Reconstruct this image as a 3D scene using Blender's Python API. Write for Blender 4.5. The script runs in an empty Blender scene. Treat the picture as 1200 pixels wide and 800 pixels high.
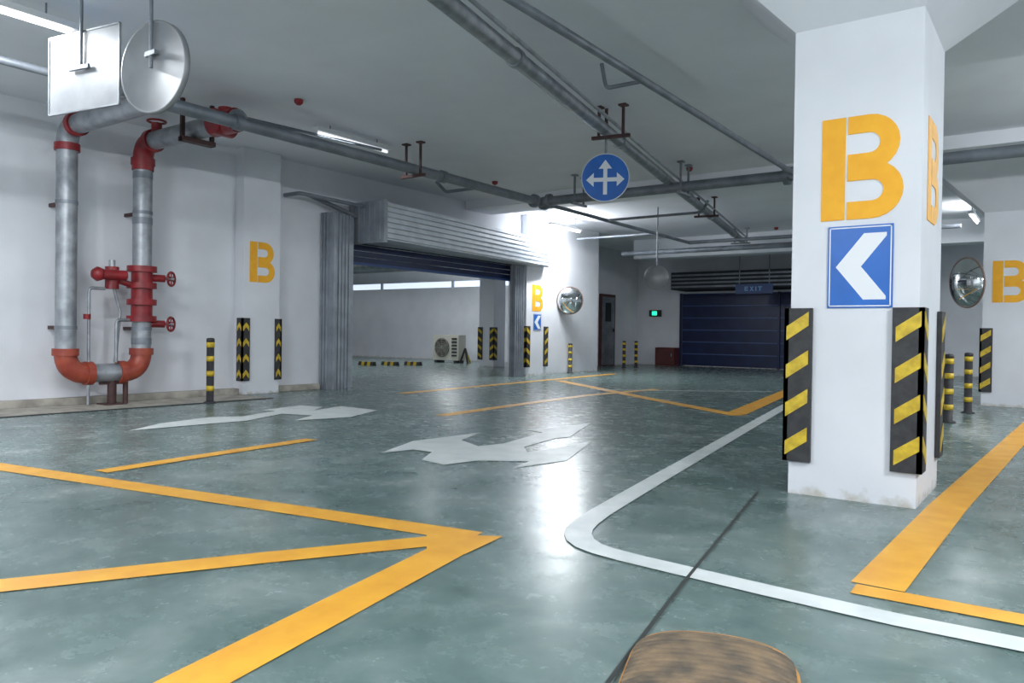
import bpy, bmesh, math, random
from mathutils import Vector, Matrix
random.seed(4)
S=bpy.context.scene
S.view_settings.view_transform='Standard'
KP=.8
H=0.9; FPX=900.0
YAW=math.radians(35.84); PITCH=math.radians(-0.57); ROLL=math.radians(0.8)
ROT=Matrix.Rotation(YAW,3,'Z')@Matrix.Rotation(math.radians(90)+PITCH,3,'X')@Matrix.Rotation(ROLL,3,'Z')
cd=bpy.data.cameras.new('camera'); cam=bpy.data.objects.new('camera',cd); S.collection.objects.link(cam)
cam.location=(0,0,H); cam.rotation_euler=ROT.to_euler(); cd.sensor_width=36; cd.lens=36*FPX/1200; cd.clip_end=200; cd.clip_start=0.02
S.camera=cam
# survey helpers: turn a measured bearing into a metric point on a known real plane
def ray(px,py): return ROT@Vector(((px-600)/FPX,(400-py)/FPX,-1))
def onz(px,py,z=0.0):
    r=ray(px,py); t=(z-H)/r.z; return Vector((r.x*t,r.y*t,z))
def onx(px,py,X):
    r=ray(px,py); t=X/r.x; return Vector((X,r.y*t,H+r.z*t))
def ony(px,py,Y):
    r=ray(px,py); t=Y/r.y; return Vector((r.x*t,Y,H+r.z*t))
# ---------------- materials
def lin(c):
    c=c/255.0
    return c/12.92 if c<=0.04045 else ((c+0.055)/1.055)**2.4
def col(r,g,b): return (lin(r),lin(g),lin(b),1)
def mat(name,c,rough=.5,metal=0,c2=None,scale=3,bump=0,bscale=40,emit=0,lo=.35,hi=.65,rvar=0,detail=5,stretch=None):
    m=bpy.data.materials.new(name); m.use_nodes=True; nt=m.node_tree; p=nt.nodes['Principled BSDF']
    p.inputs['Base Color'].default_value=c; p.inputs['Roughness'].default_value=rough; p.inputs['Metallic'].default_value=metal
    tc=nt.nodes.new('ShaderNodeTexCoord'); src=tc.outputs['Object']
    if stretch:
        mp=nt.nodes.new('ShaderNodeMapping'); mp.inputs['Scale'].default_value=stretch; nt.links.new(src,mp.inputs['Vector']); src=mp.outputs['Vector']
    if c2:
        n=nt.nodes.new('ShaderNodeTexNoise'); n.inputs['Scale'].default_value=scale; n.inputs['Detail'].default_value=detail; nt.links.new(src,n.inputs['Vector'])
        r=nt.nodes.new('ShaderNodeValToRGB'); r.color_ramp.elements[0].position=lo; r.color_ramp.elements[1].position=hi
        r.color_ramp.elements[0].color=c; r.color_ramp.elements[1].color=c2
        nt.links.new(n.outputs['Fac'],r.inputs['Fac']); nt.links.new(r.outputs['Color'],p.inputs['Base Color'])
        if rvar:
            mr=nt.nodes.new('ShaderNodeMapRange'); mr.inputs['To Min'].default_value=rough-rvar; mr.inputs['To Max'].default_value=rough+rvar
            nt.links.new(n.outputs['Fac'],mr.inputs['Value']); nt.links.new(mr.outputs['Result'],p.inputs['Roughness'])
    if bump:
        n2=nt.nodes.new('ShaderNodeTexNoise'); n2.inputs['Scale'].default_value=bscale; nt.links.new(src,n2.inputs['Vector'])
        b=nt.nodes.new('ShaderNodeBump'); b.inputs['Strength'].default_value=bump; b.inputs['Distance'].default_value=.01
        nt.links.new(n2.outputs['Fac'],b.inputs['Height']); nt.links.new(b.outputs['Normal'],p.inputs['Normal'])
    if emit:
        p.inputs['Emission Color'].default_value=c; p.inputs['Emission Strength'].default_value=emit
    return m
def floor_mat():
    m=bpy.data.materials.new('polished_green_concrete'); m.use_nodes=True; nt=m.node_tree; p=nt.nodes['Principled BSDF']; L=nt.links.new
    tc=nt.nodes.new('ShaderNodeTexCoord')
    n1=nt.nodes.new('ShaderNodeTexNoise'); n1.inputs['Scale'].default_value=2.0; n1.inputs['Detail'].default_value=7; n1.inputs['Roughness'].default_value=.62; n1.inputs['Distortion'].default_value=.5
    n2=nt.nodes.new('ShaderNodeTexNoise'); n2.inputs['Scale'].default_value=6; n2.inputs['Detail'].default_value=9; n2.inputs['Roughness'].default_value=.68
    L(tc.outputs['Object'],n1.inputs['Vector']); L(tc.outputs['Object'],n2.inputs['Vector'])
    r1=nt.nodes.new('ShaderNodeValToRGB'); e=r1.color_ramp.elements
    e[0].position=.3; e[0].color=col(80,101,98); e[1].position=.7; e[1].color=col(132,145,143)
    x=e.new(.5); x.color=col(103,121,119)
    L(n1.outputs['Fac'],r1.inputs['Fac'])
    r2=nt.nodes.new('ShaderNodeValToRGB'); r2.color_ramp.elements[0].position=.3; r2.color_ramp.elements[1].position=.7
    r2.color_ramp.elements[0].color=(.84,.85,.85,1); r2.color_ramp.elements[1].color=(1.08,1.07,1.07,1)
    L(n2.outputs['Fac'],r2.inputs['Fac'])
    mx=nt.nodes.new('ShaderNodeMix'); mx.data_type='RGBA'; mx.blend_type='MULTIPLY'; mx.inputs[0].default_value=1
    L(r1.outputs['Color'],mx.inputs[6]); L(r2.outputs['Color'],mx.inputs[7]); L(mx.outputs[2],p.inputs['Base Color'])
    mr=nt.nodes.new('ShaderNodeMapRange'); mr.inputs['To Min'].default_value=.14; mr.inputs['To Max'].default_value=.38
    L(n2.outputs['Fac'],mr.inputs['Value']); L(mr.outputs['Result'],p.inputs['Roughness'])
    p.inputs['Specular IOR Level'].default_value=.4
    b=nt.nodes.new('ShaderNodeBump'); b.inputs['Strength'].default_value=.05; b.inputs['Distance'].default_value=.01; L(n2.outputs['Fac'],b.inputs['Height']); L(b.outputs['Normal'],p.inputs['Normal'])
    return m
def wall_mat(name,c,c2,grime,g0=-.13,g1=-.07):
    m=bpy.data.materials.new(name); m.use_nodes=True; nt=m.node_tree; p=nt.nodes['Principled BSDF']; L=nt.links.new
    p.inputs['Roughness'].default_value=.7
    g=nt.nodes.new('ShaderNodeNewGeometry'); sp=nt.nodes.new('ShaderNodeSeparateXYZ'); L(g.outputs['Position'],sp.inputs[0])
    n=nt.nodes.new('ShaderNodeTexNoise'); n.inputs['Scale'].default_value=1.6; n.inputs['Detail'].default_value=7; L(g.outputs['Position'],n.inputs['Vector'])
    r=nt.nodes.new('ShaderNodeValToRGB'); r.color_ramp.elements[0].position=.3; r.color_ramp.elements[1].position=.7
    r.color_ramp.elements[0].color=c; r.color_ramp.elements[1].color=c2; L(n.outputs['Fac'],r.inputs['Fac'])
    n3=nt.nodes.new('ShaderNodeTexNoise'); n3.inputs['Scale'].default_value=14; n3.inputs['Detail'].default_value=6; L(g.outputs['Position'],n3.inputs['Vector'])
    ma=nt.nodes.new('ShaderNodeMath'); ma.operation='MULTIPLY_ADD'; ma.inputs[1].default_value=-.22; L(n3.outputs['Fac'],ma.inputs[0]); L(sp.outputs['Z'],ma.inputs[2])
    mr=nt.nodes.new('ShaderNodeMapRange'); mr.inputs['From Min'].default_value=g0; mr.inputs['From Max'].default_value=g1; mr.inputs['To Min'].default_value=.8; mr.inputs['To Max'].default_value=0
    L(ma.outputs[0],mr.inputs['Value'])
    mx=nt.nodes.new('ShaderNodeMix'); mx.data_type='RGBA'; L(mr.outputs['Result'],mx.inputs[0]); L(r.outputs['Color'],mx.inputs[6]); mx.inputs[7].default_value=grime
    L(mx.outputs[2],p.inputs['Base Color'])
    b=nt.nodes.new('ShaderNodeBump'); b.inputs['Strength'].default_value=.12; b.inputs['Distance'].default_value=.01; L(n3.outputs['Fac'],b.inputs['Height']); L(b.outputs['Normal'],p.inputs['Normal'])
    return m
FLOOR=floor_mat()
WALL=wall_mat('white_wall_paint',col(210,212,218),col(222,224,230),col(170,162,148))
CEIL=wall_mat('grey_ceiling_paint',col(224,226,232),col(231,233,239),col(224,226,232))
BEIGE=mat('kerb_concrete',col(140,135,127),.7,c2=col(176,171,161),scale=6,bump=.2)
YEL=mat('yellow_floor_paint',col(230,170,54),.42,c2=col(216,152,48),scale=6,rvar=.1,detail=8)
WHT=mat('white_floor_paint',col(214,219,219),.42,c2=col(196,203,203),scale=6,rvar=.1,detail=8)
YWALL=mat('orange_stencil_paint',col(242,176,38),.6,c2=col(236,166,32),scale=12)
BLUE=mat('blue_sign_face',col(16,92,176),.35,c2=col(18,100,188),scale=5)
WSIGN=mat('white_sign_film',col(226,228,232),.4)
BLK=mat('black_rubber',col(40,40,44),.6,c2=col(54,54,56),scale=20,bump=.2)
YREF=mat('yellow_reflector',col(214,184,48),.45,c2=col(180,150,36),scale=22,detail=8)
GALV=mat('galvanised_steel',col(134,138,144),.42,.5,c2=col(168,172,178),scale=7,bump=.05,rvar=.08)
GALVD=mat('painted_grey_pipe',col(110,116,124),.45,.3,c2=col(132,138,146),scale=5)
RED=mat('red_valve_paint',col(146,32,38),.4,c2=col(116,26,32),scale=9)
ORED=mat('orange_red_coupling',col(162,74,52),.45,c2=col(138,54,42),scale=8)
RUST=mat('brown_primer_bracket',col(78,48,46),.6,c2=col(60,38,38),scale=10)
STEELW=mat('shutter_box_steel',col(192,198,206),.4,.35,c2=col(207,213,220),scale=4)
STEELD=mat('shutter_jamb_steel',col(144,150,158),.4,.5,c2=col(166,172,180),scale=4)
NAVY=mat('navy_door_panel',col(14,28,64),.38,.1,c2=col(18,36,78),scale=3)
NAVYL=mat('navy_door_seam',col(44,74,128),.4)
PLATE=mat('aluminium_sign_back',col(126,129,133),.45,.3,c2=col(148,150,154),scale=3)
LAMP=mat('fluorescent_tube',(1,1,1,1),.4,emit=12)
LAMPD=mat('dim_fluorescent_tube',(.95,.97,1,1),.4,emit=.9)
LAMPH=mat('lamp_housing_white',col(215,217,220),.5)
MIRR=mat('convex_mirror_glass',(.8,.83,.84,1),.04,1)
RIM=mat('grey_mirror_rim',col(120,100,92),.5)
DARK=mat('dark_grey',col(38,40,46),.8)  # plain dark grey for the roller housing and a door panel
CRACK=mat('joint_sealant',col(46,50,50),.8)
GREEN=mat('green_exit_glow',(0.02,.8,.35,1),.4,emit=2)
WIN=mat('daylight_glow_window',(.75,.85,1,1),.3,emit=.9)  # window pane whose own emission stands in for daylight behind it
DOORR=mat('dark_red_door',col(92,48,48),.5,c2=col(80,40,40),scale=4)
REDD=mat('dull_red_cabinet',col(96,36,38),.5,c2=col(82,32,34),scale=4)
ACW=mat('beige_ac_casing',col(206,202,190),.5)
BUMPY=mat('tan_speed_bump',col(196,140,70),.8,c2=col(150,106,58),scale=14,bump=.5,detail=8)
BUMPG=mat('worn_brown_rubber',col(122,103,80),.85,c2=col(76,69,60),scale=13,bump=.6,detail=9)
BUMPK=mat('rubber_groove',col(44,40,36),.85,c2=col(60,54,47),scale=20)
# ---------------- mesh builder
class MB:
    def __init__(s,name): s.n=name; s.v=[]; s.f=[]; s.m=[]; s.s=[]; s.mats=[]
    def mi(s,m):
        if m not in s.mats: s.mats.append(m)
        return s.mats.index(m)
    def add(s,vs,fs,m,smooth=False):
        o=len(s.v); s.v+= [Vector(v) for v in vs]; k=s.mi(m)
        for f in fs: s.f.append([i+o for i in f]); s.m.append(k); s.s.append(smooth)
        return s
    def box(s,lo,hi,m,rot=0,pivot=None):
        x0,y0,z0=lo; x1,y1,z1=hi
        vs=[Vector(p) for p in [(x0,y0,z0),(x1,y0,z0),(x1,y1,z0),(x0,y1,z0),(x0,y0,z1),(x1,y0,z1),(x1,y1,z1),(x0,y1,z1)]]
        if rot:
            c=Vector(pivot) if pivot else (vs[0]+vs[6])/2; R=Matrix.Rotation(rot,3,'Z'); vs=[R@(v-c)+c for v in vs]
        return s.add(vs,[(0,3,2,1),(4,5,6,7),(0,1,5,4),(1,2,6,5),(2,3,7,6),(3,0,4,7)],m)
    def prism(s,pts,off,m):
        n=len(pts); off=Vector(off); a=[Vector(p) for p in pts]; b=[p+off for p in a]
        return s.add(a+b,[tuple(range(n))[::-1],tuple(range(n,2*n))]+[(i,(i+1)%n,n+(i+1)%n,n+i) for i in range(n)],m)
    def flat(s,pts,m): return s.add(pts,[tuple(range(len(pts)))],m)
    def sweep(s,path,r,m,segs=16,cap=True):
        P=[Vector(p) for p in path]; n=len(P); rr=r if isinstance(r,(list,tuple)) else [r]*n
        t0=(P[1]-P[0]).normalized(); up=Vector((0,0,1)) if abs(t0.z)<.9 else Vector((1,0,0))
        a=t0.cross(up).normalized(); vs=[]; 
        for i in range(n):
            t=((P[min(i+1,n-1)]-P[i]).normalized()+(P[i]-P[max(i-1,0)]).normalized()).normalized()
            a=(a-t*a.dot(t)).normalized(); b=t.cross(a)
            for k in range(segs):
                w=2*math.pi*k/segs; vs.append(P[i]+(a*math.cos(w)+b*math.sin(w))*rr[i])
        fs=[(i*segs+k,i*segs+(k+1)%segs,(i+1)*segs+(k+1)%segs,(i+1)*segs+k) for i in range(n-1) for k in range(segs)]
        s.add(vs,fs,m,True)
        if cap:
            s.add(vs[:segs],[tuple(range(segs))],m); s.add(vs[-segs:],[tuple(range(segs))[::-1]],m)
        return s
    def cyl(s,a,b,r,m,segs=16): return s.sweep([a,b],r,m,segs)
    def pipe(s,pts,r,m,bend=.15,segs=16):
        P=[Vector(p) for p in pts]; out=[P[0]]
        for i in range(1,len(P)-1):
            u=(P[i-1]-P[i]).normalized(); w=(P[i+1]-P[i]).normalized()
            a=P[i]+u*bend; c=P[i]+w*bend
            for k in range(9):
                t=k/8; out.append(a*(1-t)**2+P[i]*2*t*(1-t)+c*t*t)
        out.append(P[-1]); return s.sweep(out,r,m,segs)
    def lathe(s,prof,o,ax,m,segs=24):
        o=Vector(o); ax=Vector(ax).normalized(); up=Vector((0,0,1)) if abs(ax.z)<.9 else Vector((1,0,0))
        a=ax.cross(up).normalized(); b=ax.cross(a); vs=[]
        for r,h in prof:
            for k in range(segs):
                w=2*math.pi*k/segs; vs.append(o+ax*h+(a*math.cos(w)+b*math.sin(w))*max(r,1e-4))
        n=len(prof)
        fs=[(i*segs+k,i*segs+(k+1)%segs,(i+1)*segs+(k+1)%segs,(i+1)*segs+k) for i in range(n-1) for k in range(segs)]
        return s.add(vs,fs,m,True)
    def torus(s,o,ax,R,r,m,n=24,k=8):
        o=Vector(o); ax=Vector(ax).normalized(); up=Vector((0,0,1)) if abs(ax.z)<.9 else Vector((1,0,0))
        a=ax.cross(up).normalized(); b=ax.cross(a); vs=[]
        for i in range(n):
            w=2*math.pi*i/n; c=a*math.cos(w)+b*math.sin(w)
            for j in range(k):
                q=2*math.pi*j/k; vs.append(o+c*(R+r*math.cos(q))+ax*r*math.sin(q))
        fs=[(i*k+j,((i+1)%n)*k+j,((i+1)%n)*k+(j+1)%k,i*k+(j+1)%k) for i in range(n) for j in range(k)]
        return s.add(vs,fs,m,True)
    def done(s,bevel=0,parent=None):
        me=bpy.data.meshes.new(s.n); me.from_pydata([tuple(v) for v in s.v],[],s.f); 
        for m in s.mats: me.materials.append(m)
        me.polygons.foreach_set('material_index',s.m); me.polygons.foreach_set('use_smooth',s.s)
        bm=bmesh.new(); bm.from_mesh(me); bmesh.ops.recalc_face_normals(bm,faces=bm.faces); bm.to_mesh(me); bm.free()
        ob=bpy.data.objects.new(s.n,me); S.collection.objects.link(ob)
        if bevel:
            md=ob.modifiers.new('bevel','BEVEL'); md.width=bevel; md.segments=2; md.limit_method='ANGLE'
        if parent: ob.parent=parent
        return ob
def strip2(path,w,closed=False):
    P=[Vector((p[0],p[1])) for p in path]; n=len(P); Lf=[];Rt=[]
    for i in range(n):
        d1=(P[i]-P[i-1]).normalized() if i>0 else None; d2=(P[i+1]-P[i]).normalized() if i<n-1 else None
        d1=d1 or d2; d2=d2 or d1
        n1=Vector((-d1.y,d1.x)); n2=Vector((-d2.y,d2.x)); m=(n1+n2).normalized(); k=w/2/max(m.dot(n1),.25)
        Lf.append(P[i]+m*k); Rt.append(P[i]-m*k)
    return Lf,Rt
def stroke_floor(b,path,w,m,z):
    Lf,Rt=strip2(path,w)
    for i in range(len(Lf)-1):
        b.flat([(Lf[i].x,Lf[i].y,z),(Lf[i+1].x,Lf[i+1].y,z),(Rt[i+1].x,Rt[i+1].y,z),(Rt[i].x,Rt[i].y,z)],m)
def plate2(b,o,u,v,nrm,poly,m,t=.003,off=0.001):
    o=Vector(o);u=Vector(u);v=Vector(v);nrm=Vector(nrm)
    b.prism([o+u*p[0]+v*p[1]+nrm*off for p in poly],nrm*t,m)
def stroke_plate(b,o,u,v,nrm,path,w,m,t=.003,off=.001):
    Lf,Rt=strip2(path,w)
    for i in range(len(Lf)-1):
        plate2(b,o,u,v,nrm,[Lf[i],Lf[i+1],Rt[i+1],Rt[i]],m,t,off)
def letterB(name,o,u,v,nrm,w=.42,h=.57):
    b=MB(name); t=.125; th=.098; g=.012
    plate2(b,o,u,v,nrm,[(0,0),(t,0),(t,h),(0,h)],YWALL)
    x0=t+g
    def bowl(y0,y1,xr,off):
        r=(y1-y0)/2; cx=xr-th/2-r; pts=[(x0,y1)]+[(cx+r*math.cos(a),(y0+y1)/2+r*math.sin(a)) for a in [math.pi/2-math.pi*k/12 for k in range(13)]]+[(x0,y0)]
        stroke_plate(b,o,u,v,nrm,pts,th,YWALL,.003,off)
    bowl(.312,h-th/2,w-.02,.001); bowl(th/2,.262,w,.0015)
    return b.done()
# ---------------- room shell
CZ=3.45; WX=-9.5; YB=22.0
b=MB('floor'); b.box((-27,-8,-.2),(9,22.4,0),FLOOR); b.done()
b=MB('ceiling'); b.box((-27,-8,CZ),(9,22.4,CZ+.2),CEIL); b.done()
b=MB('wall_left')
b.box((WX-.25,-8,0),(WX,8.1,CZ),WALL); b.box((WX-.25,13.35,0),(WX,16.8,CZ),WALL); b.box((WX-.25,8.1,2.45),(WX,13.35,CZ),WALL)
b.box((-11.25,16.6,0),(WX-.25,16.8,CZ),WALL); b.box((-11.25,16.8,0),(-11,22,CZ),WALL)
b.done()
b=MB('wall_back'); 
b.box((-11.25,YB,0),(-9.55,YB+.3,CZ),WALL); b.box((-9.55,YB,2.2),(-3.6,YB+.3,CZ),WALL); b.box((-3.6,YB,0),(9,YB+.3,CZ),WALL); b.done()
b=MB('wall_right'); b.box((8.8,-8,0),(9,YB,CZ),WALL); b.done()
b=MB('wall_front'); b.box((-27,-8.2,0),(9,-8,CZ),WALL); b.done()
b=MB('wall_side_room_back'); b.box((-27,19.5,0),(-11.25,19.7,2.42),WALL); b.box((-27,19.5,2.62),(-11.25,19.7,CZ),WALL)
b.done()
b=MB('window_1'); b.box((-26.8,19.56,2.42),(-11.4,19.6,2.62),WIN)
for i in range(5): b.box((-26.5+i*3.3,19.5,2.42),(-26.42+i*3.3,19.62,2.62),STEELD)
b.done()
b=MB('wall_side_room_left'); b.box((-27.2,-8,0),(-27,19.7,CZ),WALL); b.done()
# pilasters
def guard(name,cx,cy,sx,sy,z0=.19,z1=1.07,leg=.125,t=.028,chev=False,flip=1):
    """L rubber corner guard; corner at (cx,cy), solid body lies toward -s; outside faces +s"""
    b=MB(name); e=.002
    x0,x1=sorted((cx+sx*t,cx-sx*leg)); y0,y1=sorted((cy+sy*e,cy+sy*t)); b.box((x0,y0,z0),(x1,y1,z1),BLK)
    x0,x1=sorted((cx+sx*e,cx+sx*t)); y0,y1=sorted((cy+sy*t,cy-sy*leg)); b.box((x0,y0,z0),(x1,y1,z1),BLK)
    n=4; dz=(z1-z0)/n; hh=.08; L=leg
    for i in range(n):
        zb=z0+dz*(i+.16)
        for face in (0,1):
            if face==0: o=Vector((cx-sx*L*.86,cy+sy*t,zb)); u=Vector((sx,0,0)); nr=Vector((0,sy,0))
            else: o=Vector((cx+sx*t,cy-sy*L*.86,zb)); u=Vector((0,sy,0)); nr=Vector((sx,0,0))
            W=L*.98; v=Vector((0,0,1)); sl=.085
            if chev: poly=[(0,0),(W/2,sl*.7),(W,0),(W,hh*.8),(W/2,sl*.7+hh*.8),(0,hh*.8)]
            else: poly=[(0,0),(W,sl),(W,sl+hh),(0,hh)] if flip>0 else [(0,sl),(W,0),(W,hh),(0,sl+hh)]
            plate2(b,o,u,v,nr,poly,YREF,.003,0)
    return b.done()
b=MB('pilaster'); b.box((WX,6.47,0),(WX+.2,7.08,CZ-.001),WALL); b.done()
guard('corner_guard',WX+.2,6.47,1,-1,chev=True,leg=.1); guard('corner_guard',WX+.2,7.08,1,1,chev=True,leg=.08)
letterB('wall_letter_b',(WX+.2,6.57,1.58),(0,1,0),(0,0,1),(1,0,0))
b=MB('pilaster'); b.box((WX,13.45,0),(WX+.15,14.25,CZ-.001),WALL); b.done()
guard('corner_guard',WX+.15,13.45,1,-1); guard('corner_guard',WX+.15,14.25,1,1)
letterB('wall_letter_b',(WX+.15,13.66,1.4),(0,1,0),(0,0,1),(1,0,0))
def chevron_sign(name,o,u,v,nr,w,h):
    b=MB(name)
    plate2(b,o,u,v,nr,[(0,0),(w,0),(w,h),(0,h)],BLUE,.006)
    e=.008; k=.006
    for q in ([(e,e),(w-e,e),(w-e,e+k),(e,e+k)],[(e,h-e-k),(w-e,h-e-k),(w-e,h-e),(e,h-e)],[(e,e),(e+k,e),(e+k,h-e),(e,h-e)],[(w-e-k,e),(w-e,e),(w-e,h-e),(w-e-k,h-e)]):
        plate2(b,o,u,v,nr,q,WSIGN,.002,.007)
    plate2(b,o,u,v,nr,[(.13*w,.5*h),(.56*w,.9*h),(.9*w,.9*h),(.9*w,.86*h),(.52*w,.5*h),(.9*w,.14*h),(.9*w,.1*h),(.56*w,.1*h)],WSIGN,.002,.007)
    return b.done()
chevron_sign('chevron_sign',(WX+.15,13.72,.98),(0,1,0),(0,0,1),(1,0,0),.3,.36)
# ---------------- columns
def column(x0,x1,y0,y1,dx=1.0,dy=1.0,cap=2.66):
    b=MB('column'); b.box((x0,y0,0),(x1,y1,cap),WALL)
    zt=CZ-.17; q=.62
    lo=[(x0,y0,cap),(x1,y0,cap),(x1,y1,cap),(x0,y1,cap)]; hi=[(x0-q,y0-q,zt),(x1+q,y0-q,zt),(x1+q,y1+q,zt),(x0-q,y1+q,zt)]
    b.add(lo+hi,[(0,1,5,4),(1,2,6,5),(2,3,7,6),(3,0,4,7),(0,3,2,1),(4,5,6,7)],WALL)
    b.box((x0-q-dx,y0-q-dy,zt),(x1+q+dx,y1+q+dy,CZ-.001),CEIL)
    return b.done()
CX0,CX1,CY0,CY1=-1.30,-.635,4.56,5.36
column(CX0,CX1,CY0,CY1,.9,1.7)
guard('corner_guard',CX0,CY0,-1,-1,flip=-1); guard('corner_guard',CX1,CY0,1,-1); guard('corner_guard',CX1,CY1,1,1)
letterB('column_letter_b',(-1.142,CY0,1.56),(1,0,0),(0,0,1),(0,-1,0))
letterB('column_letter_b',(CX1,CY0+.19,1.56),(0,1,0),(0,0,1),(1,0,0))
chevron_sign('chevron_sign',(-1.10,CY0,1.07),(1,0,0),(0,0,1),(0,-1,0),.335,.455)
column(-.95,-.25,12.4,13.1,.6,.8)
guard('corner_guard',-.95,12.4,-1,-1,flip=-1); guard('corner_guard',-.25,12.4,1,-1)
letterB('column_letter_b',(-.84,12.4,1.42),(1,0,0),(0,0,1),(0,-1,0))
column(5.5,6.2,4.6,5.3); column(5.5,6.2,12.4,13.1)
b=MB('side_room_pillar'); b.box((-12.95,16.4,0),(-12.45,16.9,CZ),WALL); b.done()
guard('corner_guard',-12.95,16.4,-1,-1); guard('corner_guard',-12.45,16.4,1,-1)
# ---------------- trims
b=MB('trim_kerb_left'); b.box((WX,-8,0),(WX+.14,6.46,.085),BEIGE); b.box((WX,7.12,0),(WX+.14,7.9,.085),BEIGE); b.done(.008)
b=MB('drain_gutter'); b.box((WX+.15,-8,0),(WX+.95,6.4,.006),BEIGE); b.box((WX+.95,-8,0),(WX+1.0,6.4,.008),CRACK); b.done()
# ---------------- roller shutter
b=MB('roller_shutter')
p0=Vector((-8.72,8.65)); p1=Vector((-9.22,14.1)); z0,z1=2.36,2.95
b.prism([(p0.x,p0.y,z0),(p1.x,p1.y,z0),(WX+.01,14.1,z0),(WX+.01,8.65,z0)],(0,0,z1-z0),STEELW)
d=(p1-p0).normalized(); nn=Vector((-d.y,d.x)); nn=-nn if nn.x<0 else nn
for i in range(7):
    zz=z0+.02+i*.083
    a=p0; c=p1
    b.prism([(a.x,a.y,zz),(c.x,c.y,zz),(c.x+nn.x*.025,c.y+nn.y*.025,zz+.012),(a.x+nn.x*.025,a.y+nn.y*.025,zz+.012)],(0,0,.045),STEELW)
b.box((WX+.01,8.57,z0-.05),(-8.69,8.64,z1+.03),STEELD)
for k in range(6): b.box((WX+.08+k*.12,8.55,z0),(WX+.13+k*.12,8.57,z1),STEELD)
def jamb(b,x0,x1,y0,y1,zt):
    b.box((x0,y0,0),(x1,y1,zt),STEELD)
    n=int((y1-y0)/.07)
    for i in range(n): b.box((x1,y0+.01+i*.07,0),(x1+.02,y0+.045+i*.07,zt),STEELD)
    m=int((x1-x0)/.07)
    for i in range(m): b.box((x0+.01+i*.07,y0-.02,0),(x0+.045+i*.07,y0,zt),STEELD)
jamb(b,WX+.01,WX+.28,8.0,8.07,2.75); jamb(b,WX+.01,WX+.2,8.1,8.5,2.75); jamb(b,WX+.01,WX+.12,13.05,13.42,2.34)
b.pipe([(WX+.01,7.3,2.92),(WX+.35,7.3,2.92),(WX+.35,8.56,2.9)],.03,GALVD,.08,10)
b.cyl((WX+.2,7.6,2.95),(WX+.2,8.55,2.75),.035,GALVD,10)
b.done()
b=MB('shutter_curtain')
for i in range(4): b.box((WX-.16,8.2,2.06+i*.1),(WX-.12,13.3,2.15+i*.1),NAVY)
b.box((WX-.18,8.2,2.02),(WX-.10,13.3,2.06),NAVYL)
b.done()
# ---------------- garage door at back
b=MB('garage_door')
for i in range(6):
    z=.02+i*.362
    b.box((-9.5,YB+.02,z),(-3.65,YB+.07,z+.335),NAVY)
    b.box((-9.5,YB+.01,z+.335),(-3.65,YB+.05,z+.36),NAVYL)
for x in (-9.55,-6.6,-3.65): b.box((x-.03,YB-.03,0),(x+.03,YB+.1,2.2),NAVY)
b.done()
b=MB('door_roller_housing'); b.box((-9.4,20.9,2.25),(-3.4,21.98,2.75),DARK)
for i in range(4): b.box((-9.4,20.88,2.3+i*.11),(-3.4,20.9,2.35+i*.11),GALVD)
b.done()
b=MB('trim_beam'); b.box((-9.45,18.6,2.95),(8.75,19.1,CZ-.001),CEIL); b.done()
b=MB('trim_beam'); b.box((-9.45,11.5,3.29),(8.75,12.3,CZ-.001),CEIL); b.done()
# ---------------- floor markings
def F(*a): 
    return [onz(x,y) for x,y in a]
b=MB('yellow_lane_marking'); W=.165
stroke_floor(b,F((-260,508),(0,547),(300,591),(556,629)),W,YEL,.003)
stroke_floor(b,F((556,629),(400,710),(225,801),(60,890)),W+.01,YEL,.0035)
stroke_floor(b,F((-160,703),(0,687),(300,655),(520,633)),W-.01,YEL,.004)
b.flat([(p.x,p.y,.0042) for p in F((500,626),(590,629),(545,650),(500,645))],YEL)
stroke_floor(b,F((118,553),(240,534),(365,515)),W-.03,YEL,.0045)
stroke_floor(b,F((516,487),(600,475),(690,463),(770,456)),.16,YEL,.003)
stroke_floor(b,F((655,446),(760,467),(866,487)),.2,YEL,.0035)
stroke_floor(b,F((862,485),(930,456)),.24,YEL,.004)
stroke_floor(b,F((470,461),(600,449),(720,438)),.18,YEL,.003)
b.done()
b=MB('yellow_parking_marking')
e0=onz(1110,595); e1=onz(1201,505); dd=(e1-e0).normalized(); e2=onz(1028,688)
stroke_floor(b,[e2,e0,e1,e1+dd*4],.18,YEL,.003)
stroke_floor(b,F((1000,690),(1200,727),(1420,768)),.12,YEL,.0035)
b.done()
b=MB('white_lane_marking')
pts=[(925,473),(850,516),(780,556),(720,591),(700,603),(686,613),(679,620),(677,626),(680,633),(690,640),(706,646),(735,654),(900,693),(1050,727),(1200,757),(1400,800)]
stroke_floor(b,F(*pts),.125,WHT,.005)
stroke_floor(b,F((700,457),(905,459)),.1,WHT,.0055)
stroke_floor(b,F((1100,452),(1150,455)),.12,WHT,.005)
b.done()
b=MB('direction_arrow_marking')
b.flat([(p.x,p.y,.004) for p in F((446,531),(484,517),(563,507),(541,516),(560,523),(590,520),(636,507),(618,504),(692,496),(668,512),(650,514),(614,524),(618,530),(660,524),(694,517),(664,540),(600,549),(620,541),(560,540),(520,545),(494,539),(506,530),(484,527))],WHT)
b.done()
b=MB('direction_arrow_marking')
b.flat([(p.x,p.y,.004) for p in F((150,505),(190,496),(246,489),(285,488),(322,482),(306,481),(352,475),(378,477),(368,481),(400,476),(443,481),(410,489),(345,493),(366,487),(330,485),(290,493),(230,498))],WHT)
b.done()
b=MB('expansion_joint'); stroke_floor(b,F((888,577),(800,685),(713,801),(640,900)),.014,CRACK,.006); b.done()
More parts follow.
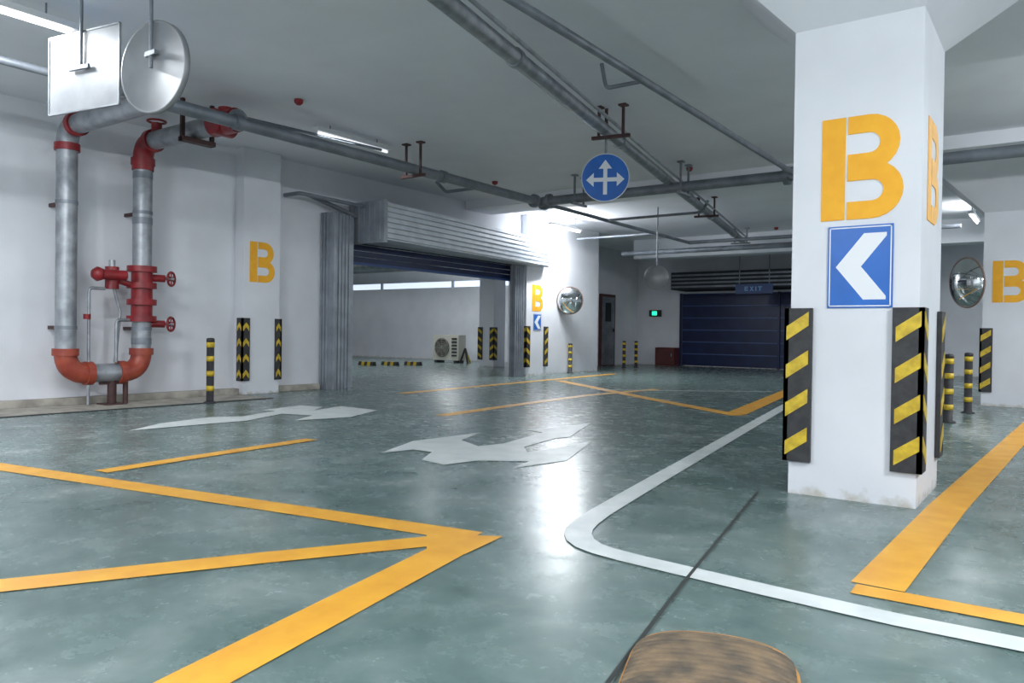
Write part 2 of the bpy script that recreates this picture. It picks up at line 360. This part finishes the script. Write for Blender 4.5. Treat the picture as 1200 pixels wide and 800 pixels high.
# ---------------- speed bump
b=MB('rubber_speed_bump')
A=onz(838,756); Bp=onz(832,801); ax=(Bp-A).normalized(); sd=Vector((-ax.y,ax.x,0)); hw=.225; L=1.0; Rn=.16; hh=.062
NU,NV=300,40; vs=[]
def zone(i,v):
    u=L*i/NU
    if u<.05+.05*v*v or abs(v)>.93: return 0
    return 1 if (i%9)<6 else 2
for i in range(NU+1):
    u=L*(i/NU)
    ef=1 if u>Rn else math.sqrt(max(0,1-((Rn-u)/Rn)**2))
    wd=hw*(0.55+.45*ef) 
    for j in range(NV+1):
        v=-1+2*j/NV
        z=hh*ef**.7*math.sqrt(max(0,1-abs(v)**2.4))+.004
        if zone(i,v)==2: z-=.008*min(1,z/.02)
        p=A+ax*u+sd*(v*wd); vs.append((p.x,p.y,max(z,.002)))
fs=[[],[],[]]
for i in range(NU):
    for j in range(NV):
        v=-1+2*(j+.5)/NV
        fs[zone(i,v)].append((i*(NV+1)+j,i*(NV+1)+j+1,(i+1)*(NV+1)+j+1,(i+1)*(NV+1)+j))
o=len(b.v); b.v+=[Vector(v) for v in vs]
for q,m in zip(fs,(BUMPY,BUMPG,BUMPK)):
    k=b.mi(m)
    for f in q: b.f.append([i+o for i in f]); b.m.append(k); b.s.append(True)
b.done()
# ---------------- bollards
def bollard(p,h=.75,r=.045):
    b=MB('bollard'); x,y=p[0],p[1]
    b.lathe([(0,0),(r*1.7,0),(r*1.7,.012),(r*1.2,.02),(r,.03)],(x,y,0),(0,0,1),BLK,20)
    zs=[.03,.14,.2,.31,.37,.48,.54,.64,.70]
    zs=[z*h/.75 for z in zs]; 
    for i in range(len(zs)-1):
        m=BLK if i%2==0 else YREF; rr=r if i%2==0 else r+.002
        b.lathe([(r,zs[i]),(rr,zs[i]),(rr,zs[i+1]),(r,zs[i+1])],(x,y,0),(0,0,1),m,20)
    b.lathe([(r,zs[-1]),(r+.003,zs[-1]),(r+.003,h-.015),(r*.8,h-.004),(0,h)],(x,y,0),(0,0,1),BLK,20)
    return b.done()
bollard(onz(246,472),.80); bollard(onz(1111,495)); bollard(onz(1134,484)); bollard(onz(668,437),.7); bollard(onz(731,431),.75)
bollard(onz(745,430.5),.75)
# ---------------- ceiling pipes
PX=-7.17; PY=10.65
def collar(b,p,ax,r,m,w=.1):
    p=Vector(p); ax=Vector(ax).normalized(); b.cyl(p-ax*w/2,p+ax*w/2,r,m,20)
b=MB('sprinkler_main_pipe')
b.cyl((PX,-7.9,3.1),(PX,3.9,3.1),.035,GALVD,20); b.cyl((PX,3.9,3.1),(PX,PY,3.1),.068,GALVD,20); b.cyl((PX,PY,3.1),(PX,17,3.08),.035,GALVD)
for y in (PY-.15,PY+.15): collar(b,(PX,y,3.1),(0,1,0),.11,GALVD,.06)
b.cyl((PX,PY,3.1),(8.7,PY,3.1),.075,GALVD,20); collar(b,(PX+.2,PY,3.1),(1,0,0),.12,GALVD,.06)
b.cyl((-3.0,-7.9,3.1),(-3.0,PY,3.1),.034,GALVD); 
for dx in (-.12,.12): collar(b,(-3.0+dx,PY,3.1),(1,0,0),.125,GALVD,.07)
collar(b,(-3,PY-.14,3.1),(0,1,0),.08,GALVD,.08)
for y in (4.9,8.2): collar(b,(PX,y,3.1),(0,1,0),.085,GALVD,.09)
b.pipe([(PX,9.2,3.12),(PX-.8,9.2,3.12),(PX-1.0,9.2,3.3)],.025,GALVD,.06)
b.pipe([(PX,13.0,3.1),(PX+1.9,13.0,3.1),(PX+2.0,13.0,3.3)],.025,GALVD,.06)
b.pipe([(PX,15.2,3.1),(PX-2.0,15.2,3.1)],.025,GALVD,.06)
b.pipe([(PX,16.9,3.08),(PX+5.5,16.9,3.08)],.04,GALVD,.06)
b.pipe([(-8.9,16.9,2.9),(-3.4,16.9,2.9)],.06,GALVD,.06)
b.pipe([(-3.0,6.1,3.12),(-3.4,6.1,3.12),(-3.45,6.1,3.35)],.018,GALVD,.05)
b.cyl((PX-.6,3.6,3.3),(PX-.2,7.2,3.3),.018,GALVD,10)
b.done()
q0=onz(520,0,3.2); q1=onz(880,290,3.2); dq=(q1-q0).normalized()
b=MB('cable_conduit'); s0=q0-dq*9; b.cyl(s0,q1-dq*1.5,.07,GALV,20)
for k in (1.2,4.2,7.2,10.2,13): collar(b,q0+dq*k,dq,.082,GALV,.07)
b.cyl(s0+Vector((.16,0,.02)),q1-dq*1.5+Vector((.16,0,.02)),.018,GALV,8)
b.done()
def hanger(p,ax,w=.2,drop=.12,m=RUST):
    p=Vector(p); ax=Vector(ax).normalized(); n=ax.cross(Vector((0,0,1))).normalized(); b=MB('pipe_hanger')
    for s in (-1,1):
        c=p+n*w*s
        b.box((c.x-.013,c.y-.013,p.z-drop-.03),(c.x+.013,c.y+.013,CZ-.001),m)
        b.box((c.x-.045,c.y-.045,CZ-.02),(c.x+.045,c.y+.045,CZ-.001),m)
    a=p-n*(w+.08)-Vector((0,0,drop)); c=p+n*(w+.08)-Vector((0,0,drop)); t=ax*.022
    b.prism([a-t,c-t,c+t,a+t],(0,0,-.035),m)
    return b.done()
for px,py in ((716,150),(828,247)):
    hanger(onz(px,py,3.2),dq,.14,.08)
hanger(onz(868,280,3.2),dq,.14,.08,GALVD)
for y in (1.9,7.6): hanger((PX,y,3.1),(0,1,0),.13,.08)
hanger((-7.3+.9,PY,3.1),(1,0,0),.14,.09,GALVD); hanger((-4.6,PY,3.1),(1,0,0),.14,.09,GALVD); hanger((-1.35,PY,3.1),(1,0,0),.14,.09); hanger((2.5,PY,3.1),(1,0,0),.14,.09)
for p in (onz(350,122,CZ-.05),onz(580,216,CZ-.05),onz(808,200,CZ-.05),Vector((-5.5,18,CZ-.05))):
    b=MB('fire_detector'); b.lathe([(0,-.01),(.022,-.01),(.045,.01),(.05,.03),(.05,.0495),(0,.0495)],p,(0,0,1),RED,16); b.done()
# ---------------- standpipes on the left wall
b=MB('fire_standpipe'); xs=-9.1; y1,y2=4.05,4.92; zb=.38; zt=3.14; r=.108
b.cyl((xs,y1,zb+.22),(xs,y1,zt-.2),r,GALV,24); b.cyl((xs,y2,zb+.22),(xs,y2,zt-.2),r,GALV,24)
b.cyl((xs,y1+.22,zb),(xs,y2-.22,zb),r,GALV,24)
def elbow(b,p,a,c,R,r,m,mc=None):
    p=Vector(p);a=Vector(a);c=Vector(c); P=[p+a*R*(1-t)**2+c*R*t*t for t in [k/10 for k in range(11)]]; b.sweep(P,r,m,20)
    for q,d in ((p+a*R,a),(p+c*R,c)): b.cyl(q-d*.035,q+d*.045,r*1.17,mc or m,20)
elbow(b,(xs,y1,zb),(0,0,1),(0,1,0),.24,r*1.08,ORED); elbow(b,(xs,y2,zb),(0,0,1),(0,-1,0),.24,r*1.08,ORED)
elbow(b,(xs,y1,zt),(0,0,-1),(1,0,0),.22,r*1.04,GALV,RED); elbow(b,(xs,y2,zt),(0,0,-1),(1,0,0),.22,r*1.08,RED,RED)
b.cyl((xs,y2,zt-.33),(xs,y2,zt-.2),r*1.15,RED,20)
b.cyl((xs+.22,y1,zt),(PX,y1,zt),r,GALV,24); b.cyl((xs+.22,y2,zt),(PX,y2,zt),r,GALV,24)
b.cyl((PX-.45,y2,zt),(PX-.05,y2,zt),r*1.2,RED,20); b.cyl((PX-.25,y2,zt),(PX-.25,y2,zt+.16),r*.7,RED,16); b.cyl((PX-.3,y2-.12,zt),(PX-.3,y2+.12,zt),r*1.28,RED,20)
b.cyl((xs+.3,y2,zt),(xs+.3,y2,zt+.2),.06,RED,16); b.torus((xs+.3,y2,zt+.22),(0,0,1),.1,.014,RED)
for z in (2.75,2.2,1.2,.75): b.cyl((xs,y2,z-.04),(xs,y2,z+.04),r*1.05,GALVD,20)
for z in (1.62,1.42,1.22,1.02):
    b.cyl((xs,y2,z-.035),(xs,y2,z+.035),r*1.55,RED,24)
b.cyl((xs,y2,1.0),(xs,y2,1.65),r*1.12,RED,20)
for z in (1.52,.96):
    b.cyl((xs,y2,z),(xs+.05,y2+.26,z),.045,RED,14); b.cyl((xs+.05,y2+.2,z),(xs+.09,y2+.36,z),.018,GALV,10)
    dv=Vector((.62,.36,0)).normalized(); c=Vector((xs+.08,y2+.33,z))
    b.torus(c,dv,.085,.014,RED)
    for k in range(3):
        w=math.pi*k/3; t=Vector((0,0,1))*math.cos(w)+dv.cross(Vector((0,0,1)))*math.sin(w); b.cyl(c-t*.085,c+t*.085,.009,RED,6)
ym=y1+.52
b.cyl((xs+.02,ym-.02,1.36),(xs+.02,ym-.02,1.62),.075,RED,18); b.cyl((xs+.02,ym-.1,1.5),(xs+.02,y2-.05,1.4),.035,RED,12)
b.cyl((xs+.1,ym-.18,1.52),(xs+.1,ym+.1,1.52),.06,RED,16); b.cyl((xs+.02,ym-.02,1.62),(xs+.02,ym-.02,1.7),.035,GALV,12)
b.lathe([(0,0),(.07,0),(.085,.05),(.05,.1),(0,.11)],(xs+.1,ym-.18,1.52),(0,-1,0),RED,18)
b.pipe([(xs+.02,ym-.1,1.36),(xs+.02,ym-.28,1.36),(xs+.02,ym-.28,.02)],.018,GALV,.05,8)
b.pipe([(xs,y2,1.0),(xs+.05,ym+.02,1.0),(xs+.05,ym+.02,.5)],.02,GALV,.05,8)
b.pipe([(xs+.02,ym,1.38),(xs+.02,ym+.08,1.1),(xs+.02,ym+.02,.5)],.018,GALV,.05,8)
b.cyl((xs+.02,ym-.3,1.0),(xs+.02,ym-.3,1.06),.04,RED,10)
b.cyl((xs,ym,.006),(xs,ym,zb-.05),.05,RUST,12); b.box((xs-.12,ym-.12,.006),(xs+.12,ym+.12,.02),RUST); b.box((xs-.03,ym-.14,zb-r-.03),(xs+.03,ym+.14,zb-r),RUST)
b.cyl((xs,ym+.16,.006),(xs,ym+.16,zb-r),.03,RUST,10)
for y in (y1,y2):
    for z in (.9,2.3): b.box((WX+.001,y-.02,z-.02),(xs-.05,y+.02,z+.02),RUST); b.cyl((xs,y,z-.02),(xs,y,z+.02),r*1.06,GALVD,20)
b.done()
b=MB('pipe_hanger'); b.box((-8.0,y2-.2,zt-.16),(-7.9,y2+.2,zt-.11),RUST)
for s in (-.18,.18): b.box((-7.97,y2+s-.02,zt-.16),(-7.93,y2+s+.02,CZ-.001),RUST)
b.done()
# ---------------- hanging signs (seen from back)
dr=Vector((.984,.182,0)); nb=Vector((.182,-.984,0))
def post(b,base,zlow,m=RUST):
    b.cyl((base.x,base.y,zlow),(base.x,base.y,CZ-.001),.012,m,8); b.cyl((base.x,base.y,CZ-.02),(base.x,base.y,CZ-.001),.05,m,12)
b=MB('hanging_rectangular_sign'); c=Vector((-6.02,2.8,2.83)); w,h=.40,.30
plate2(b,c,dr,Vector((0,0,1)),nb,[(-w,-h),(w,-h),(w,h),(-w,h)],PLATE,.012,0)
plate2(b,c,dr,Vector((0,0,1)),-nb,[(-w+.01,-h+.01),(w-.01,-h+.01),(w-.01,h-.01),(-w+.01,h-.01)],BLUE,.004,0)
for q in ([(-w,-h),(w,-h),(w,-h+.012),(-w,-h+.012)],[(-w,h-.012),(w,h-.012),(w,h),(-w,h)],[(-w,-h),(-w+.012,-h),(-w+.012,h),(-w,h)],[(w-.012,-h),(w,-h),(w,h),(w-.012,h)]):
    plate2(b,c,dr,Vector((0,0,1)),nb,q,GALV,.006,.012)
pp=c+nb*.03; post(b,pp,2.84,GALVD)
b.prism([pp-dr*.12,pp+dr*.1,pp+dr*.1+nb*.02,pp-dr*.12+nb*.02],(0,0,.03),GALVD)
b.done()
b=MB('hanging_round_sign'); c=Vector((-4.93,2.73,2.63))
b.lathe([(0,.0),(.285,0),(.29,-.008),(.305,-.008),(.305,.03),(.29,.035),(.28,.02),(0,.02)],c,-nb,PLATE,48)
pp=c+nb*.02; post(b,pp,2.62,GALVD); b.box((pp.x-.06,pp.y-.012,2.70),(pp.x+.06,pp.y+.012,2.73),GALVD)
b.done()
# blue direction sign
c=Vector((-4.24,7.62,2.67)); nr=Vector((.38,-.925,0)).normalized(); u=Vector((0,0,1)).cross(nr).normalized(); u=u if u.x>0 else -u; v=Vector((0,0,1))
b=MB('direction_arrows_sign')
circ=lambda R:[(R*math.cos(2*math.pi*k/48),R*math.sin(2*math.pi*k/48)) for k in range(48)]
plate2(b,c,u,v,nr,circ(.27),WSIGN,.008,0); plate2(b,c,u,v,nr,circ(.262),BLUE,.002,.008)
t=.022
plate2(b,c,u,v,nr,[(-t,-.19),(t,-.19),(t,.1),(-t,.1)],WSIGN,.002,.010)
plate2(b,c,u,v,nr,[(-.13,-.045-.0),(.13,-.045),(.13,0),(-.13,0)],WSIGN,.002,.0101)
plate2(b,c,u,v,nr,[(-.075,.1),(.075,.1),(.0,.2)],WSIGN,.002,.010)
plate2(b,c,u,v,nr,[(-.13,-.1),(-.13,.055),(-.215,-.022)],WSIGN,.002,.010)
plate2(b,c,u,v,nr,[(.13,-.1),(.215,-.022),(.13,.055)],WSIGN,.002,.010)
bp=c-nr*.02; b.cyl((bp.x,bp.y,2.7),(bp.x,bp.y,CZ-.26),.014,GALVD,8); b.cyl((bp.x,bp.y,CZ-.28),(bp.x,bp.y,CZ-.001),.02,RUST,8)
b.done()
# ---------------- convex mirrors
def mirror(name,c,n,R,arm_to,rim=RIM):
    b=MB(name); n=Vector(n).normalized(); c=Vector(c)
    prof=[(R*math.sin(a)/math.sin(.75),(math.cos(a)-math.cos(.75))*R/math.sin(.75)) for a in [.75*k/10 for k in range(11)]]
    b.lathe(prof,c,n,MIRR,40); b.torus(c,n,R,.014,rim,40,8)
    b.lathe([(R,0),(R*.6,-.03),(0,-.05)],c,n,PLATE,32)
    b.pipe([c-n*.04,c-n*.12,Vector(arm_to)],.018,GALVD,.04,8); return b.done()
mm=onx(668,352,WX+.22)
mirror('convex_mirror',mm,(.75,-.65,-.08),.31,(WX+.02,mm.y+.1,mm.z))
m2=ony(1133,331,11.9)
mirror('convex_mirror',m2,(-.74,-.67,-.05),.33,(-.951,12.45,m2.z))
b=MB('hanging_round_sign'); c=ony(769,325,14.0); rr=14*(c-Vector((0,0,H))).length/900
b.lathe([(0,0),(rr-.01,0),(rr,.012),(rr,.03),(0,.03)],c,(.45,-.89,0),PLATE,36); b.cyl((c.x,c.y+.03,c.z),(c.x,c.y+.03,CZ-.001),.015,GALVD,8); b.done()
# ---------------- exit area
b=MB('exit_sign'); c=ony(768,367,YB-.03); b.box((c.x-.2,YB-.05,c.z-.1),(c.x+.2,YB-.002,c.z+.1),BLK); b.box((c.x-.1,YB-.06,c.z-.06),(c.x+.06,YB-.05,c.z+.06),GREEN); b.done()
b=MB('door_1'); b.box((-10.999,19.5,0),(-10.94,20.4,2.1),DOORR); b.box((-10.94,19.58,.03),(-10.92,20.32,2.02),GALVD); b.box((-10.92,20.2,1.0),(-10.87,20.25,1.1),BLK); b.box((-10.92,19.75,1.3),(-10.915,20.1,1.85),DARK); b.done(.004)
b=MB('fire_hose_box'); x=-10.2; b.box((x,YB-.4,0),(x+.62,YB-.02,.55),REDD); b.box((x+.03,YB-.42,.05),(x+.59,YB-.4,.5),DOORR); b.box((x+.53,YB-.44,.28),(x+.56,YB-.42,.38),GALVD); b.done(.006)
b=MB('exit_board_sign'); c=ony(888,338,20.4)
DBLUE=mat('dark_blue_board',col(24,56,106),.5)
b.box((c.x-.6,20.38,c.z-.13),(c.x+.4,20.42,c.z+.13),DBLUE)
for s in (-.5,.3): b.cyl((c.x+s,20.4,c.z+.13),(c.x+s,20.4,CZ-.001),.012,GALVD,8)
LB=mat('pale_blue_lettering',col(100,150,200),.5)
def glyph(x,polys):
    for p in polys: plate2(b,(c.x+x,20.38,c.z-.06),(1,0,0),(0,0,1),(0,-1,0),[(q[0],q[1]*.85) for q in p],LB,.003,0)
R4=lambda a,b_,c_,d:[(a,b_),(c_,b_),(c_,d),(a,d)]
glyph(-.35,[R4(0,0,.03,.14),R4(0,0,.1,.03),R4(0,.055,.09,.085),R4(0,.11,.1,.14)])
glyph(-.21,[[(0,0),(.03,0),(.11,.14),(.08,.14)],[(.08,0),(.11,0),(.03,.14),(0,.14)]])
glyph(-.06,[R4(0,0,.03,.14)]); glyph(.01,[R4(0,.11,.11,.14),R4(.04,0,.07,.14)])
b.done()
# ---------------- side room contents
p=onz(521,425)
b=MB('air_conditioner_outdoor_unit'); x,y=p.x,p.y+.2; 
b.box((x-.5,y-.16,.08),(x+.5,y+.18,.84),ACW)
b.lathe([(0,.0),(.28,.0),(.29,.02),(.27,.02)],(x-.14,y-.16,.46),(0,-1,0),BLK,28)
for k in range(1,5): b.torus((x-.14,y-.185,.46),(0,-1,0),.065*k,.006,ACW,24,6)
for k in range(4):
    w=math.pi*k/4; t=Vector((math.cos(w),0,math.sin(w)))*.28; cc=Vector((x-.14,y-.185,.46)); b.cyl(cc-t,cc+t,.006,ACW,6)
for k in range(6): b.box((x+.24,y-.175,.2+k*.1),(x+.44,y-.16,.25+k*.1),BLK)
for s in (-.38,.38): b.box((x+s-.05,y-.18,0),(x+s+.05,y+.18,.08),BLK)
b.done(.008)
for px in (428,455,482):
    p=onz(px,428); b=MB('wheel_stop')
    for k in range(5):
        a=p+Vector((-.28+k*.112,0,0)); b.prism([(a.x,a.y,0),(a.x,a.y+.14,0),(a.x,a.y+.11,.1),(a.x,a.y+.03,.1)],(.112,0,0),BLK if k%2==0 else YREF)
    b.done()
p=onz(548,426); b=MB('folded_barrier_stand'); b.sweep([p,p+Vector((-.1,.0,.45))],.03,BLK,8); b.sweep([p+Vector((-.3,0,0)),p+Vector((-.1,0,.45))],.03,BLK,8); b.sweep([p+Vector((-.15,.3,0)),p+Vector((-.1,0,.45))],.03,YREF,8); b.done()
b=MB('side_room_duct_pipe'); b.cyl((-26,15.6,2.8),(-11.6,15.6,2.8),.14,GALV,16); b.cyl((-26,13,3.0),(-11.6,13,3.0),.08,GALVD,16); b.cyl((-26,17.8,2.95),(-11.6,17.8,2.95),.12,GALVD,16); b.done()
# ---------------- light fixtures
def fixture(x,y,z=3.3,power=60,tube=LAMP,L=1.25,up=.22):
    b=MB('fluorescent_fixture')
    b.box((x-.05,y-L/2,z),(x+.05,y+L/2,z+.05),LAMPH); b.cyl((x,y-L/2+.04,z-.02),(x,y+L/2-.04,z-.02),.018,tube,12)
    for s in (-.4,.4): b.cyl((x,y+s,z+.05),(x,y+s,CZ-.001),.008,GALVD,6)
    ob=b.done(); power*=KP
    if power:
        ld=bpy.data.lights.new('tube_light','AREA'); ld.shape='RECTANGLE'; ld.size=.1; ld.size_y=L-.1
        ld.energy=power; ld.color=(.93,.97,1.0); lo_=bpy.data.objects.new('tube_light',ld); S.collection.objects.link(lo_)
        lo_.location=(x,y,z-.045); lo_.parent=ob
        # added side lights that brighten the ceiling in place of the tube's upward glow
        for sgn in ((-1,1) if up else ()):
            l2=bpy.data.lights.new('ceiling_fill','AREA'); l2.shape='RECTANGLE'; l2.size=.04; l2.size_y=L-.1; l2.energy=power*up; l2.color=(.93,.97,1.0)
            o2=bpy.data.objects.new('ceiling_fill',l2); S.collection.objects.link(o2); o2.location=(x+sgn*.075,y,z-.01); o2.rotation_euler=(0,-sgn*math.radians(100),0); o2.parent=ob
    return ob
fixture(-6.55,2.35,3.3,105,up=0); fixture(-7.45,6.8,3.34,15,tube=LAMPD,up=0); fixture(-8.8,14.1,3.2,135,up=.4)
fixture(2.2,9.0,3.0,180,up=.5); fixture(2.2,2.0,3.0,190,up=.5); fixture(-2.6,-2.0,2.9,225,up=.6); fixture(-6.5,-3.0,2.9,180,up=.6)
fixture(2.2,-3.5,3.0,190,up=.5); fixture(-1.45,16.8,3.2,70); fixture(4,17,3.2,170)  # middle fixture is added in place of a bright window strip, lighting the far floor
for x,y in ((-14,11),(-15,17.2),(-20,15)): fixture(x,y,3.25,100)
w=bpy.data.worlds.new('world'); S.world=w; w.use_nodes=True; w.node_tree.nodes['Background'].inputs[0].default_value=(.5,.5,.52,1); w.node_tree.nodes['Background'].inputs[1].default_value=.3
